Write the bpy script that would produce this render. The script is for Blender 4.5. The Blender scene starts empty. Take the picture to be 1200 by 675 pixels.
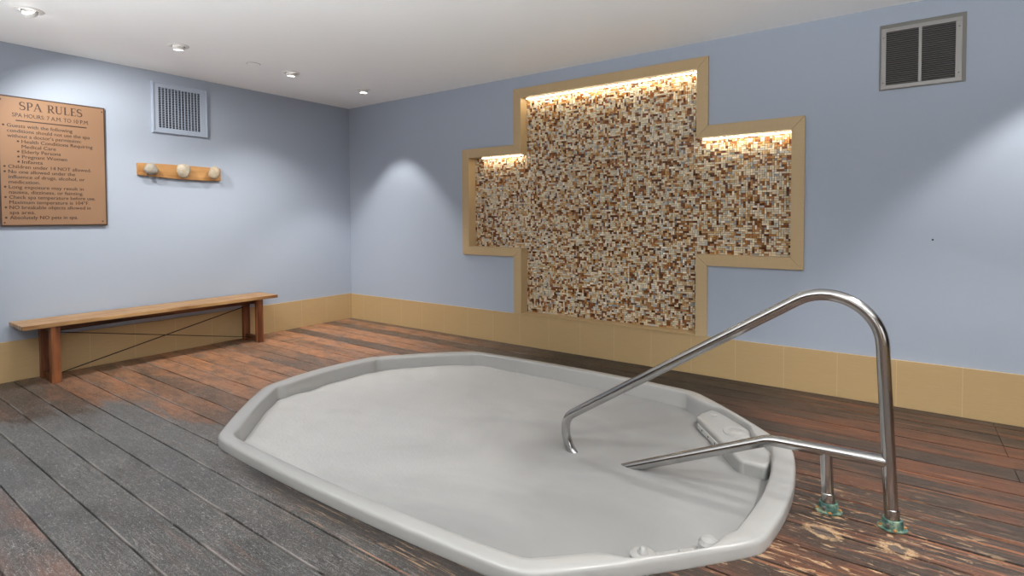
import bpy, bmesh, math, random
from mathutils import Vector, Matrix, noise
random.seed(7)
S = bpy.context.scene
C = S.collection
PI = math.pi

# ------------------------------------------------------------------ helpers
def link(o, parent=None):
    C.objects.link(o)
    if parent: o.parent = parent
    return o
def tag(o, label=None, cat=None, group=None, kind=None):
    if label: o['label'] = label
    if cat: o['category'] = cat
    if group: o['group'] = group
    if kind: o['kind'] = kind
    return o
def empty(name, loc, label, cat, group=None, kind=None):
    o = bpy.data.objects.new(name, None); o.empty_display_size = .1
    o.location = loc; link(o); return tag(o, label, cat, group, kind)
def obj(name, bm, mat, parent=None, smooth=False, bevel=0, seg=2, loc=None, angle=40):
    me = bpy.data.meshes.new(name)
    bmesh.ops.recalc_face_normals(bm, faces=bm.faces[:])
    bm.to_mesh(me); bm.free()
    o = bpy.data.objects.new(name, me); link(o, parent)
    if parent is not None:                      # geometry is given in world space
        pl = Vector(parent_world(parent)); me.transform(Matrix.Translation(-pl))
    elif loc is not None:
        me.transform(Matrix.Translation(-Vector(loc))); o.location = loc
    for m in (mat if isinstance(mat, (list, tuple)) else [mat]): me.materials.append(m)
    if smooth:
        for p in me.polygons: p.use_smooth = True
        try: me.set_sharp_from_angle(angle=math.radians(angle))
        except Exception: pass
    if bevel:
        b = o.modifiers.new('bevel', 'BEVEL'); b.width = bevel; b.segments = seg; b.limit_method = 'ANGLE'
        b.angle_limit = math.radians(35)
        b.harden_normals = False
    return o
def parent_world(o):
    v = Vector(o.location)
    while o.parent: o = o.parent; v += Vector(o.location)
    return v
def box(bm, x0, x1, y0, y1, z0, z1, mi=0):
    vs = [bm.verts.new((x, y, z)) for x in (x0, x1) for y in (y0, y1) for z in (z0, z1)]
    for f in ((0,1,3,2),(4,6,7,5),(0,4,5,1),(2,3,7,6),(0,2,6,4),(1,5,7,3)):
        fc = bm.faces.new([vs[i] for i in f]); fc.material_index = mi
    return vs
def B(*a): 
    bm = bmesh.new(); box(bm, *a); return bm
def prism(bm, pts, axis, a, b):
    """extrude a 2D polygon along an axis ('x','y','z')"""
    def P(p, t):
        return {'x': (t, p[0], p[1]), 'y': (p[0], t, p[1]), 'z': (p[0], p[1], t)}[axis]
    lo = [bm.verts.new(P(p, a)) for p in pts]; hi = [bm.verts.new(P(p, b)) for p in pts]
    n = len(pts)
    bm.faces.new(lo[::-1]); bm.faces.new(hi)
    for i in range(n): bm.faces.new((lo[i], lo[(i+1) % n], hi[(i+1) % n], hi[i]))
def tube(bm, pts, r, n=20, caps=True):
    rings = []; N = len(pts); prev = None
    for i, p in enumerate(pts):
        p = Vector(p)
        t = (Vector(pts[min(i+1, N-1)]) - Vector(pts[max(i-1, 0)])).normalized()
        if prev is None:
            a = Vector((0, 1, 0)) if abs(t.y) < .9 else Vector((1, 0, 0))
            u = t.cross(a).normalized()
        else:
            u = (prev - t*prev.dot(t)).normalized()
        prev = u; w = t.cross(u)
        rr = r[i] if isinstance(r, (list, tuple)) else r
        rings.append([bm.verts.new(p + (u*math.cos(k*2*PI/n) + w*math.sin(k*2*PI/n))*rr) for k in range(n)])
    for a, b in zip(rings, rings[1:]):
        for k in range(n): bm.faces.new((a[k], a[(k+1) % n], b[(k+1) % n], b[k]))
    if caps: bm.faces.new(rings[0][::-1]); bm.faces.new(rings[-1])
def lathe(bm, prof, c=(0, 0, 0), n=32, M=None, caps=True):
    rings = []
    for (r, z) in prof:
        ring = []
        for k in range(n):
            v = Vector((r*math.cos(k*2*PI/n), r*math.sin(k*2*PI/n), z))
            if M: v = M @ v
            ring.append(bm.verts.new(v + Vector(c)))
        rings.append(ring)
    for a, b in zip(rings, rings[1:]):
        for k in range(n): bm.faces.new((a[k], a[(k+1) % n], b[(k+1) % n], b[k]))
    if caps: bm.faces.new(rings[0][::-1]); bm.faces.new(rings[-1])

# ------------------------------------------------------------------ material helpers
class NT:
    def __init__(s, name):
        s.m = bpy.data.materials.new(name); s.m.use_nodes = True
        s.t = s.m.node_tree; s.n = s.t.nodes; s.L = s.t.links
        s.p = s.n['Principled BSDF']; s.k = 0
    def new(s, ty, **kw):
        nd = s.n.new(ty)
        for k, v in kw.items(): setattr(nd, k, v)
        return nd
    def link(s, a, b): s.L.new(a, b)
    def setin(s, sock, v):
        if isinstance(v, bpy.types.NodeSocket): s.L.new(v, sock)
        else: sock.default_value = v
    def coord(s, scale=(1,1,1), loc=(0,0,0), rot=(0,0,0), kind='Object'):
        tc = s.new('ShaderNodeTexCoord'); mp = s.new('ShaderNodeMapping')
        mp.inputs['Scale'].default_value = scale; mp.inputs['Location'].default_value = loc
        mp.inputs['Rotation'].default_value = rot
        s.link(tc.outputs[kind], mp.inputs[0]); return mp.outputs[0]
    def noise(s, vec, scale, detail=4, rough=.5, dist=0):
        nd = s.new('ShaderNodeTexNoise'); s.link(vec, nd.inputs['Vector'])
        nd.inputs['Scale'].default_value = scale; nd.inputs['Detail'].default_value = detail
        nd.inputs['Roughness'].default_value = rough; nd.inputs['Distortion'].default_value = dist
        return nd.outputs['Fac']
    def ramp(s, fac, stops, interp='LINEAR'):
        nd = s.new('ShaderNodeValToRGB'); s.link(fac, nd.inputs[0]); cr = nd.color_ramp; cr.interpolation = interp
        while len(cr.elements) < len(stops): cr.elements.new(.5)
        for e, (p, c) in zip(cr.elements, stops):
            e.position = p; e.color = (c, c, c, 1) if not isinstance(c, tuple) else (*c, 1)
        return nd.outputs[0]
    def mix(s, fac, a, b, mode='MIX'):
        nd = s.new('ShaderNodeMix', data_type='RGBA', blend_type=mode)
        s.setin(nd.inputs[0], fac)
        s.setin(nd.inputs[6], (*a, 1) if isinstance(a, tuple) else a)
        s.setin(nd.inputs[7], (*b, 1) if isinstance(b, tuple) else b)
        return nd.outputs[2]
    def math(s, op, a, b=0, c=None, clamp=False):
        nd = s.new('ShaderNodeMath', operation=op, use_clamp=clamp)
        s.setin(nd.inputs[0], a); s.setin(nd.inputs[1], b)
        if c is not None: s.setin(nd.inputs[2], c)
        return nd.outputs[0]
    def smooth(s, v, a, b):
        nd = s.new('ShaderNodeMapRange', interpolation_type='SMOOTHSTEP')
        s.setin(nd.inputs[0], v); nd.inputs[1].default_value = a; nd.inputs[2].default_value = b
        return nd.outputs[0]
    def bump(s, h, strength=.2, dist=.01):
        nd = s.new('ShaderNodeBump'); nd.inputs['Strength'].default_value = strength
        nd.inputs['Distance'].default_value = dist; s.link(h, nd.inputs['Height'])
        s.link(nd.outputs[0], s.p.inputs['Normal']); return nd
    def base(s, c=None, rough=None, metal=None, spec=None, **kw):
        if c is not None: s.setin(s.p.inputs['Base Color'], (*c, 1) if isinstance(c, tuple) else c)
        if rough is not None: s.setin(s.p.inputs['Roughness'], rough)
        if metal is not None: s.p.inputs['Metallic'].default_value = metal
        if spec is not None: s.p.inputs['Specular IOR Level'].default_value = spec
        return s

def srgb(r, g, b):
    f = lambda c: (c/255/12.92) if c/255 <= .04045 else ((c/255+.055)/1.055)**2.4
    return (f(r), f(g), f(b))

# wall paint
def paint(name, col, var=.03):
    t = NT(name); v = t.coord()
    n1 = t.noise(v, 1.3, 3); n2 = t.noise(v, 160, 2)
    c = t.mix(n1, tuple(x*(1-var) for x in col), tuple(min(1, x*(1+var)) for x in col))
    t.base(c, .62, spec=.3)
    n3 = t.noise(v, 7, 3)
    h = t.math('ADD', t.math('MULTIPLY', n2, .35), n3)
    t.bump(h, .12, .012); return t
M_wall = paint('blue_wall_paint', (.385, .440, .530)).m
M_ceil = paint('ceiling_paint', (.92, .935, .935), .01).m

def seam(t, c, ax, off):
    sp = t.new('ShaderNodeSeparateXYZ'); t.link(t.coord(), sp.inputs[0])
    q = t.math('FRACT', t.math('DIVIDE', t.math('ADD', sp.outputs[ax], 20*.333 - off), .333))
    return t.mix(t.math('MULTIPLY', t.math('LESS_THAN', q, .011), .55), c, (.66, .50, .29))
def laminate(name, direction, ca=(.42, .285, .140), cb=(.58, .415, .215)):
    """tan grass-cloth laminate; fine lines run along one axis"""
    t = NT(name)
    sc = {'x': (1.2, 60, 60), 'z': (60, 60, 1.2)}[direction]
    v = t.coord(sc); n = t.noise(v, 6, 5, .65)
    v2 = t.coord(tuple(x*.25 for x in sc)); n2 = t.noise(v2, 5, 3)
    c = t.mix(n, ca, cb)
    c = t.mix(t.math('MULTIPLY', n2, .5), c, (.50, .355, .175))
    c = seam(t, c, 'X' if direction == 'x' else 'Z', .25 if direction == 'x' else .1)
    t.base(c, .42, spec=.35); t.bump(n, .05, .004); return t
M_lamx = laminate('tan_laminate_lengthwise', 'x').m
M_lamz = laminate('tan_laminate_upright', 'z', (.43, .31, .175), (.60, .45, .265)).m
M_lamf = laminate('tan_laminate_crosswise', 'x', (.43, .31, .175), (.60, .45, .265)).m
def laminate_y():
    t = NT('tan_laminate_left')
    v = t.coord((60, 1.2, 60)); n = t.noise(v, 6, 5, .65)
    c = t.mix(n, (.42, .285, .140), (.58, .415, .215)); c = seam(t, c, 'Y', -.374); t.base(c, .42, spec=.35); return t.m
M_lamy = laminate_y()
M_seam = NT('laminate_seam').base((.62, .47, .27), .5).m

def wood(name, dark, light, axis, rough=.4, scale=1.):
    t = NT(name)
    sc = {'x': (1.0, 14, 14), 'y': (14, 1.0, 14), 'z': (14, 14, 1.0)}[axis]
    v = t.coord(tuple(x*scale for x in sc)); n = t.noise(v, 2.2, 6, .6, .6)
    w = t.new('ShaderNodeTexWave', wave_type='BANDS', bands_direction={'x': 'Z', 'y': 'X', 'z': 'X'}[axis])
    t.link(t.coord({'x': (.5, 5, 5), 'y': (5, .5, 5), 'z': (5, 5, .5)}[axis]), w.inputs[0])
    w.inputs['Scale'].default_value = 1.5; w.inputs['Distortion'].default_value = 7; w.inputs['Detail'].default_value = 3
    f = t.math('ADD', t.math('MULTIPLY', n, .65), t.math('MULTIPLY', w.outputs[1], .35))
    c = t.mix(t.ramp(f, [(.34, 0.), (.64, 1.)]), dark, light)
    v3 = t.coord(); n3 = t.noise(v3, 4, 3)
    c = t.mix(t.ramp(n3, [(.45, 0.), (.75, .5)]), c, dark)
    t.base(c, rough, spec=.4); t.bump(n, .1, .004); return t.m
M_benchtop = wood('oiled_bench_top_wood', (.22, .10, .035), (.52, .32, .14), 'y', .38)
M_benchleg = wood('red_brown_bench_leg_wood', (.10, .03, .012), (.32, .115, .042), 'z', .45)
M_rail = wood('dark_bench_rail_wood', (.06, .018, .008), (.19, .07, .026), 'y', .45)
M_rack = wood('oak_rack_wood', (.33, .155, .05), (.54, .30, .12), 'y', .4)

# mirror-ish steel
def steel():
    t = NT('brushed_stainless_steel'); v = t.coord((1, 1, 1)); n = t.noise(v, 30, 4, .6)
    n2 = t.noise(v, 6, 3)
    t.base(t.mix(n2, (.42, .415, .405), (.50, .49, .48)), .16, 1.0); return t.m
M_steel = steel()
def bronze():
    t = NT('verdigris_bronze'); v = t.coord(); n = t.noise(v, 35, 5, .6)
    c = t.ramp(n, [(.30, (.025, .055, .045)), (.48, (.07, .15, .125)), (.60, (.22, .30, .21)), (.72, (.42, .38, .25))])
    t.base(c, .55, .2); t.bump(n, .3, .003); return t.m
M_bronze = bronze()
M_blackmetal = NT('dark_steel_rod').base((.025, .02, .018), .5, .6).m
M_bolt = NT('dull_bolt_metal').base((.22, .2, .18), .4, .9).m
M_rust = NT('rusty_screw').base((.36, .17, .05), .6, .3).m
M_white = NT('white_fixture_paint').base((.80, .79, .77), .35).m
M_shadowgap = NT('dark_fixture_recess').base((.03, .03, .03), .8).m
M_ventblue = NT('vent_paint').base((.40, .46, .56), .45).m
M_ventdark = NT('dark_duct').base((.012, .014, .022), .9).m
M_ventgrey = NT('grey_grille_enamel').base((.33, .32, .31), .4, .3).m
M_louver = NT('grey_louver_enamel').base((.20, .19, .185), .45, .3).m
M_ventsurround = NT('olive_grey_surround').base((.20, .195, .175), .5).m
def emit(name, col, st):
    t = NT(name); t.base((.9, .9, .9), .4)
    t.p.inputs['Emission Color'].default_value = (*col, 1); t.p.inputs['Emission Strength'].default_value = st
    return t.m
M_lampface = emit('lit_lamp_face', (1, .97, .92), 14)
M_led = emit('warm_led_strip', (1, .88, .64), 25)
M_fillpane = emit('fill_pane', (.95, .98, 1), 1.2)  # glow colour for an added fill pane

def acrylic():
    t = NT('grey_white_acrylic'); v = t.coord(); n = t.noise(v, 3, 3)
    t.base(t.mix(n, (.365, .360, .350), (.395, .390, .380)), .28, spec=.5)
    t.p.inputs['Coat Weight'].default_value = .15; t.p.inputs['Coat Roughness'].default_value = .15
    return t.m
M_tub = acrylic()
def waterm():
    t = NT('milky_foaming_water'); v = t.coord((1, 1.4, 1))
    n = t.noise(v, 1.1, 3, .5, .8)
    fine = t.noise(t.coord((1, 1, 1)), 60, 4, .7)
    sp = t.new('ShaderNodeSeparateXYZ'); t.link(t.coord(), sp.inputs[0])
    froth = t.smooth(t.math('ADD', sp.outputs[0], t.math('MULTIPLY', n, -1.5)), 0.1, -1.5)
    c = t.mix(t.ramp(n, [(.3, 0.), (.7, 1.)]), (.27, .269, .266), (.33, .329, .325))
    c = t.mix(froth, c, (.48, .475, .468))
    t.base(c, .45, spec=.25)
    h = t.math('ADD', t.math('MULTIPLY', n, .8), t.math('MULTIPLY', t.math('MULTIPLY', fine, froth), .22))
    t.bump(h, .25, .05)
    t.p.inputs['Subsurface Weight'].default_value = .25
    t.p.inputs['Subsurface Radius'].default_value = (.05, .05, .05)
    return t.m
M_water = waterm()

# weathered deck
def deckm():
    t = NT('weathered_deck_boards')
    pos = t.coord()
    sp = t.new('ShaderNodeSeparateXYZ'); t.link(pos, sp.inputs[0]); X, Y = sp.outputs[0], sp.outputs[1]
    idx = t.math('FLOOR', t.math('DIVIDE', t.math('ADD', Y, 3.52 + 200*PITCH), PITCH))
    wn = t.new('ShaderNodeTexWhiteNoise', noise_dimensions='1D'); t.link(idx, wn.inputs['W'])
    rnd = wn.outputs['Value']
    # vector with a per-board offset so that boards differ
    cb = t.new('ShaderNodeCombineXYZ'); t.link(t.math('MULTIPLY', rnd, 37.), cb.inputs[0]); t.link(t.math('MULTIPLY', rnd, 91.), cb.inputs[2])
    va = t.new('ShaderNodeVectorMath', operation='ADD'); t.link(pos, va.inputs[0]); t.link(cb.outputs[0], va.inputs[1])
    def mp(scale):
        m = t.new('ShaderNodeMapping'); m.inputs['Scale'].default_value = scale; t.link(va.outputs[0], m.inputs[0]); return m.outputs[0]
    grain = t.ramp(t.noise(mp((1.6, 24, 1)), 3.4, 9, .74, .5), [(.32, 0.), (.70, 1.)])
    patch = t.noise(mp((.8, 2.6, 1)), 1.9, 5, .62, .8)
    blot = t.noise(mp((1, 1.6, 1)), 5.5, 6, .7, .5)
    # regional wear (walked-on grey area in the near left, red-orange bare area by the bench)
    big = t.noise(pos, .9, 3)
    jig = t.math('MULTIPLY', t.math('SUBTRACT', patch, .5), 1.6)
    gx = t.math('ADD', t.math('ADD', X, t.math('MULTIPLY', Y, .0)), jig)
    grey = t.math('MULTIPLY', t.smooth(t.math('ADD', Y, t.math('MULTIPLY', jig, .55)), -2.55, -3.05), t.smooth(gx, .75, 1.6))
    orange = t.math('MULTIPLY', t.smooth(t.math('ADD', X, t.math('MULTIPLY', jig, .5)), 2.6, 1.3), t.smooth(t.math('ADD', Y, t.math('MULTIPLY', jig, .4)), -3.3, -2.4))
    redright = t.smooth(X, 4.2, 5.4)
    dark = t.mix(grain, (.015, .010, .008), (.076, .054, .043))
    red = t.mix(grain, (.065, .022, .011), (.23, .083, .042))
    org = t.mix(grain, (.13, .046, .018), (.60, .26, .115))
    gry = t.mix(t.math('ADD', t.math('MULTIPLY', grain, .5), t.math('MULTIPLY', t.ramp(blot, [(.35, 0.), (.68, 1.)]), .5)), t.mix(t.smooth(X, 2.0, 3.6), (.030, .030, .031), (.016, .015, .0145)), t.mix(t.smooth(X, 2.0, 3.6), (.165, .165, .168), (.095, .092, .090)))
    f_red = t.ramp(t.math('ADD', t.math('MULTIPLY', patch, .7), t.math('MULTIPLY', rnd, .3)), [(.50, 0.), (.62, .7)])
    c = t.mix(f_red, dark, red)
    f_org = t.math('MULTIPLY', orange, t.ramp(t.math('ADD', t.math('MULTIPLY', patch, .65), t.math('MULTIPLY', rnd, .35)), [(.36, .12), (.60, 1.)]))
    c = t.mix(f_org, c, org)
    # brown-grey film by the bench
    film = t.math('MULTIPLY', t.ramp(blot, [(.48, 0.), (.66, .65)]), t.smooth(X, 4.8, 2.2))
    c = t.mix(film, c, (.070, .056, .049))
    f_grey = t.math('MULTIPLY', t.smooth(grey, .30, .62), t.ramp(patch, [(.34, .70), (.50, 1.)]))
    c = t.mix(f_grey, c, gry)
    c = t.mix(t.math('MULTIPLY', t.math('LESS_THAN', Y, -3.685), t.ramp(patch, [(.40, 0.), (.55, .75)])), c, t.mix(grain, (.06, .030, .022), (.24, .12, .085)))
    # long red streaks on the right side
    streak = t.noise(mp((.5, 30, 1)), 2.0, 5, .7, .2)
    c = t.mix(t.math('MULTIPLY', t.ramp(streak, [(.56, 0.), (.64, .75)]), t.math('MULTIPLY', t.smooth(X, 2.6, 5.0), .8)), c, (.40, .145, .060))
    # pale scratches and flakes
    sc1 = t.noise(mp((3.0, 11, 1)), 9, 4, .8, 2.5)
    sc2 = t.noise(mp((9.0, 12, 1)), 7, 5, .85, 3.0)
    f1 = t.ramp(sc1, [(.575, 0.), (.63, .75)]); f2 = t.ramp(sc2, [(.585, 0.), (.63, .9)])
    left = t.smooth(X, 4.9, 3.0)
    f12 = t.math('MULTIPLY', t.math('MAXIMUM', f1, f2), t.math('ADD', t.math('MULTIPLY', left, .75), .25))
    c = t.mix(f12, c, t.mix(grey, (.52, .38, .26), (.46, .455, .43)))
    # hair-thin wavy scuff lines
    vo = t.new('ShaderNodeTexVoronoi', feature='DISTANCE_TO_EDGE'); vo.inputs['Scale'].default_value = 9
    wv = t.new('ShaderNodeVectorMath', operation='ADD'); t.link(mp((1.0, 2.5, 1)), wv.inputs[0])
    nz = t.new('ShaderNodeTexNoise'); nz.inputs['Scale'].default_value = 14; t.link(pos, nz.inputs[0]); t.link(nz.outputs['Color'], wv.inputs[1])
    t.link(wv.outputs[0], vo.inputs['Vector'])
    hair = t.math('MULTIPLY', t.ramp(vo.outputs['Distance'], [(.0, .75), (.030, 0.)]), t.math('MULTIPLY', t.ramp(t.noise(pos, 3.7, 4), [(.44, 0.), (.56, 1.)]), left))
    c = t.mix(hair, c, (.38, .35, .32))
    # pale raised fibres along the grain and worn board edges
    fb2 = t.noise(mp((3.0, 80, 1)), 3., 6, .8, .5)
    fz = t.math('MULTIPLY', t.math('MULTIPLY', t.smooth(Y, -2.7, -3.0), t.smooth(X, 1.8, 3.2)), t.ramp(t.noise(pos, 2.6, 4), [(.40, 0.), (.58, 1.)]))
    c = t.mix(t.math('MULTIPLY', fz, t.ramp(fb2, [(.55, 0.), (.62, .7)])), c, (.34, .325, .30))
    fr_ = t.math('FRACT', t.math('DIVIDE', t.math('ADD', Y, 3.52 + 200*PITCH), PITCH))
    ed = t.math('MULTIPLY', t.math('MULTIPLY', t.smooth(fr_, .060, .040), t.math('SUBTRACT', 1., redright)), t.ramp(t.noise(pos, 3.1, 4), [(.46, 0.), (.60, .8)]))
    c = t.mix(ed, c, (.36, .33, .31))
    # tan flaked spots around the handrail end of the tub
    fl = t.noise(mp((3.2, 14, 1)), 3.4, 5, .6, .9)
    near = t.math('MULTIPLY', t.smooth(X, 4.6, 5.25), t.math('MULTIPLY', t.smooth(X, 6.3, 5.4), t.smooth(Y, -1.15, -1.75)))
    c = t.mix(t.math('MULTIPLY', near, t.ramp(fl, [(.590, 0.), (.620, .85)])), c, (.50, .33, .19))
    # ring marks where older sockets stood
    wob = t.math('MULTIPLY', t.math('SUBTRACT', t.noise(pos, 22, 4, .7), .5), .075)
    for (cx, cy, R) in ((5.345, -1.895, .040), (5.583, -1.868, .036)):
        d = t.math('SQRT', t.math('ADD', t.math('POWER', t.math('MULTIPLY', t.math('SUBTRACT', X, cx), .72), 2), t.math('POWER', t.math('SUBTRACT', Y, cy), 2)))
        d = t.math('ADD', d, wob)
        ring = t.math('MULTIPLY', t.math('MULTIPLY', t.smooth(d, R*.66, R*.76), t.smooth(d, R*1.45, R*.98)), t.ramp(t.noise(pos, 45, 5, .75), [(.38, .15), (.55, 1.)]))
        core = t.smooth(d, R*.72, R*.6)
        c = t.mix(t.math('MULTIPLY', ring, .9), c, (.50, .33, .185)); c = t.mix(core, c, (.11, .08, .065))
    # worn fibres alongside the near edge of the tub
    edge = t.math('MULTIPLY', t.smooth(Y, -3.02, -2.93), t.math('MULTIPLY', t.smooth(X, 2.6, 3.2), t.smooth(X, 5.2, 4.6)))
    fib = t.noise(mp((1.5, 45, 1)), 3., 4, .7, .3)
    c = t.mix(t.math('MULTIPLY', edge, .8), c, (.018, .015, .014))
    c = t.mix(t.math('MULTIPLY', t.smooth(Y, -3.12, -2.98), t.math('MULTIPLY', t.math('MULTIPLY', t.smooth(X, 2.8, 3.4), t.smooth(Y, -2.8, -2.95)), t.ramp(fib, [(.58, 0.), (.62, .7)]))), c, (.42, .27, .16))
    rough = t.math('ADD', t.math('MULTIPLY', blot, .40), t.math('SUBTRACT', .26, t.math('MULTIPLY', grey, .04)))
    t.base(c, rough, spec=.45)
    h = t.math('ADD', t.math('MULTIPLY', grain, .6), t.math('MULTIPLY', f12, .5))
    t.bump(h, .35, .004)
    return t.m
PITCH = .1629
M_deck = deckm()
M_subfloor = NT('dark_gap_under_deck').base((.012, .01, .009), .9).m

# ------------------------------------------------------------------ camera
cam = bpy.data.cameras.new('camera'); co = bpy.data.objects.new('camera', cam); C.objects.link(co)
cam.sensor_fit = 'HORIZONTAL'; cam.sensor_width = 36; cam.lens = 631.0892/1200*36
cam.shift_x = 0; cam.shift_y = -(337.5-274.367)/1200
fw = Vector((-0.5807369, 0.8135092, -0.030779)).normalized(); r_ = Vector((0.8139705, 0.5808869, -0.0047386)).normalized(); u_ = r_.cross(fw)
co.matrix_world = Matrix(((r_.x, u_.x, -fw.x, 5.5658599), (r_.y, u_.y, -fw.y, -4.3141252), (r_.z, u_.z, -fw.z, 1.25), (0, 0, 0, 1)))
cam.clip_start = .05
S.camera = co

# ------------------------------------------------------------------ room shell
H = 2.6089; XR = 8.6; YF = -6.4; T = .15; ND = .11          # ND: depth of the niche behind the wall face
ox = (1.866, 2.521, 4.368, 5.034); oz = (.867, 1.957, 2.490)
ix = (1.953, 2.607, 4.280, 4.950); iz = (.952, 1.866, 2.402); zb = .308
def struct(name, bm, m, **k): return tag(obj(name, bm, m, **k), kind='structure')
# back wall with the cross-shaped opening
bm = bmesh.new()
e = .010
hx = (ix[0]-e, ix[1]-e, ix[2]+e, ix[3]+e); hz = (iz[0]-e, iz[1]+e, iz[2]+e)
box(bm, -T, hx[0], 0, T+.1, -.5, H)
box(bm, hx[3], XR+T, 0, T+.1, -.5, H)
for a, b in ((hx[0], hx[1]), (hx[2], hx[3])):
    box(bm, a, b, 0, T+.1, -.5, hz[0]); box(bm, a, b, 0, T+.1, hz[1], H)
box(bm, hx[1], hx[2], 0, T+.1, -.5, zb-.012); box(bm, hx[1], hx[2], 0, T+.1, hz[2], H)
box(bm, hx[0], hx[3], ND+.02, T+.1, zb-.012, hz[2])
struct('wall_back', bm, M_wall)
struct('wall_left', B(-T, 0, YF-T, 0, -.5, H), M_wall)
M_darkwall = wood('dark_unseen_wall', (.05, .03, .02), (.12, .075, .05), 'z', .5)  # dark brown given to the two unseen walls to cut bounced fill
struct('wall_right', B(XR, XR+T, YF-T, 0, -.5, H), M_darkwall)
struct('wall_front', B(0, XR, YF-T, YF, -.5, H), M_darkwall)
struct('ceiling', B(-T, XR+T, YF-T, T+.1, H, H+.1), M_ceil)
struct('baseboard_left', B(0, .014, YF, 0, 0, .312), M_lamy, bevel=.0015)
struct('baseboard_back', B(.014, XR, -.014, 0, 0, zb), M_lamx, bevel=.0015)
struct('baseboard_right', B(XR-.014, XR, YF, -.014, 0, zb), M_lamy)
struct('baseboard_front', B(.014, XR-.014, YF, YF+.014, 0, zb), M_lamx)

# ------------------------------------------------------------------ tub outline
TV = [((2.535, -2.882), .034), ((4.550, -2.858), .020), ((5.180, -2.190), .048), ((5.150, -1.245), .024),
      ((4.460, -.600), .052), ((2.490, -.595), .022), ((1.885, -1.260), .062), ((1.895, -2.235), .022)]
def outline(n=28):
    pts = []
    for k in range(8):
        a, bul = Vector(TV[k][0]), TV[k][1]; b = Vector(TV[(k+1) % 8][0])
        d = (b-a); nrm = Vector((d.y, -d.x)).normalized()       # outward (counter-clockwise order)
        for i in range(n):
            t = i/n; pts.append((a + d*t + nrm*bul*4*t*(1-t), k, t))
    # round the corners a little
    P = [p[0] for p in pts]; N = len(P)
    for _ in range(2): P = [(P[i-1] + P[i]*2 + P[(i+1) % N])/4 for i in range(N)]
    nr = []
    for i in range(N):
        d = P[(i+1) % N] - P[i-1]; nr.append(Vector((-d.y, d.x)).normalized())   # inward
    return P, nr, [(p[1], p[2]) for p in pts]
OP, ON, OT = outline()
NP = len(OP)
def sm(a, b, x):
    t = max(0, min(1, (x-a)/(b-a))); return t*t*(3-2*t)
def rimw(k, t):
    w = .078
    if k == 0: w = .068 + .012*t
    if k == 2: w = .104
    if k == 6: w = .128
    if k in (5, 7): w = .100
    if k == 1: w = .082 - .060*sm(.35, .42, t) + .060*sm(.80, .87, t)
    if k == 3: w = .095 - .052*sm(.26, .32, t) + .052*sm(.68, .78, t)
    return w
RW = [rimw(*q) for q in OT]
for _ in range(2): RW = [(RW[i-1] + 2*RW[i] + RW[(i+1) % NP])/4 for i in range(NP)]
def off(i, d): return OP[i] + ON[i]*d

# ------------------------------------------------------------------ deck
random.seed(3)
bm = bmesh.new()
y0 = -3.52 - PITCH*24
cuts = {}
k = 0
y = y0
GAP = .0033
while y < 0:
    a, b = max(y + GAP, YF), min(y + PITCH - GAP, 0)
    if b > a + .01 and b > YF:
        joint = [6.055] if (k % 3 == 1 or y > -.75) else ([random.uniform(6.6, 8)] if k % 2 else [])
        if y < -4.2: joint = []
        xs = [0] + joint + [XR]
        for i in range(len(xs)-1):
            dz = random.uniform(-.0012, 0)
            box(bm, xs[i] + (.0015 if i else 0), xs[i+1] - (.0015 if i+2 < len(xs) else 0), a, b, -.03, dz)
    y += PITCH; k += 1
bmesh.ops.bevel(bm, geom=[ed for ed in bm.edges if abs((ed.verts[0].co-ed.verts[1].co).x) > .5 and ed.verts[0].co.z > -.02],
                offset=.0018, segments=2, affect='EDGES')
fl = obj('floor', bm, M_deck)
tag(fl, kind='structure')
bm = bmesh.new(); prism(bm, [tuple(off(i, .022)) for i in range(NP)], 'z', -.2, .2)
cut = obj('cutter', bm, M_deck)
md = fl.modifiers.new('b', 'BOOLEAN'); md.object = cut; md.operation = 'DIFFERENCE'; md.solver = 'EXACT'
dg = bpy.context.evaluated_depsgraph_get()
me = bpy.data.meshes.new_from_object(fl.evaluated_get(dg)); fl.modifiers.clear(); fl.data = me
bpy.data.objects.remove(cut)
struct('floor_base', B(0, XR, YF, 0, -.5, -.48), M_subfloor)

# ------------------------------------------------------------------ tub
tub = empty('spa_tub', (3.55, -1.76, 0), 'large eight-sided grey-white acrylic spa tub sunk into the dark wooden deck', 'tub')
bm = bmesh.new()
rings = []
for j in range(17):
    ring = []
    for i in range(NP):
        w = max(RW[i], .020)
        prof = [(.030, -.035), (.008, -.012), (.0, -.004), (.0, .006), (.0, .036), (.0025, .045), (min(.008, w*.25), .051), (min(.017, w*.40), .0545),
                (w*.5, .0555), (w*.62, .0555), (w-min(.010, w*.3), .055), (w-min(.004, w*.15), .052), (w, .045), (w+.002, .030), (w+.008, -.05), (w+.05, -.38), (w+.16, -.46)]
        d, z = prof[j]; p = off(i, d); ring.append(bm.verts.new((p.x, p.y, z)))
    rings.append(ring)
for a, b in zip(rings, rings[1:]):
    for i in range(NP): bm.faces.new((a[i], a[(i+1) % NP], b[(i+1) % NP], b[i]))
bm.faces.new(rings[-1])
obj('shell', bm, M_tub, tub, smooth=True, angle=60)

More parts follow.
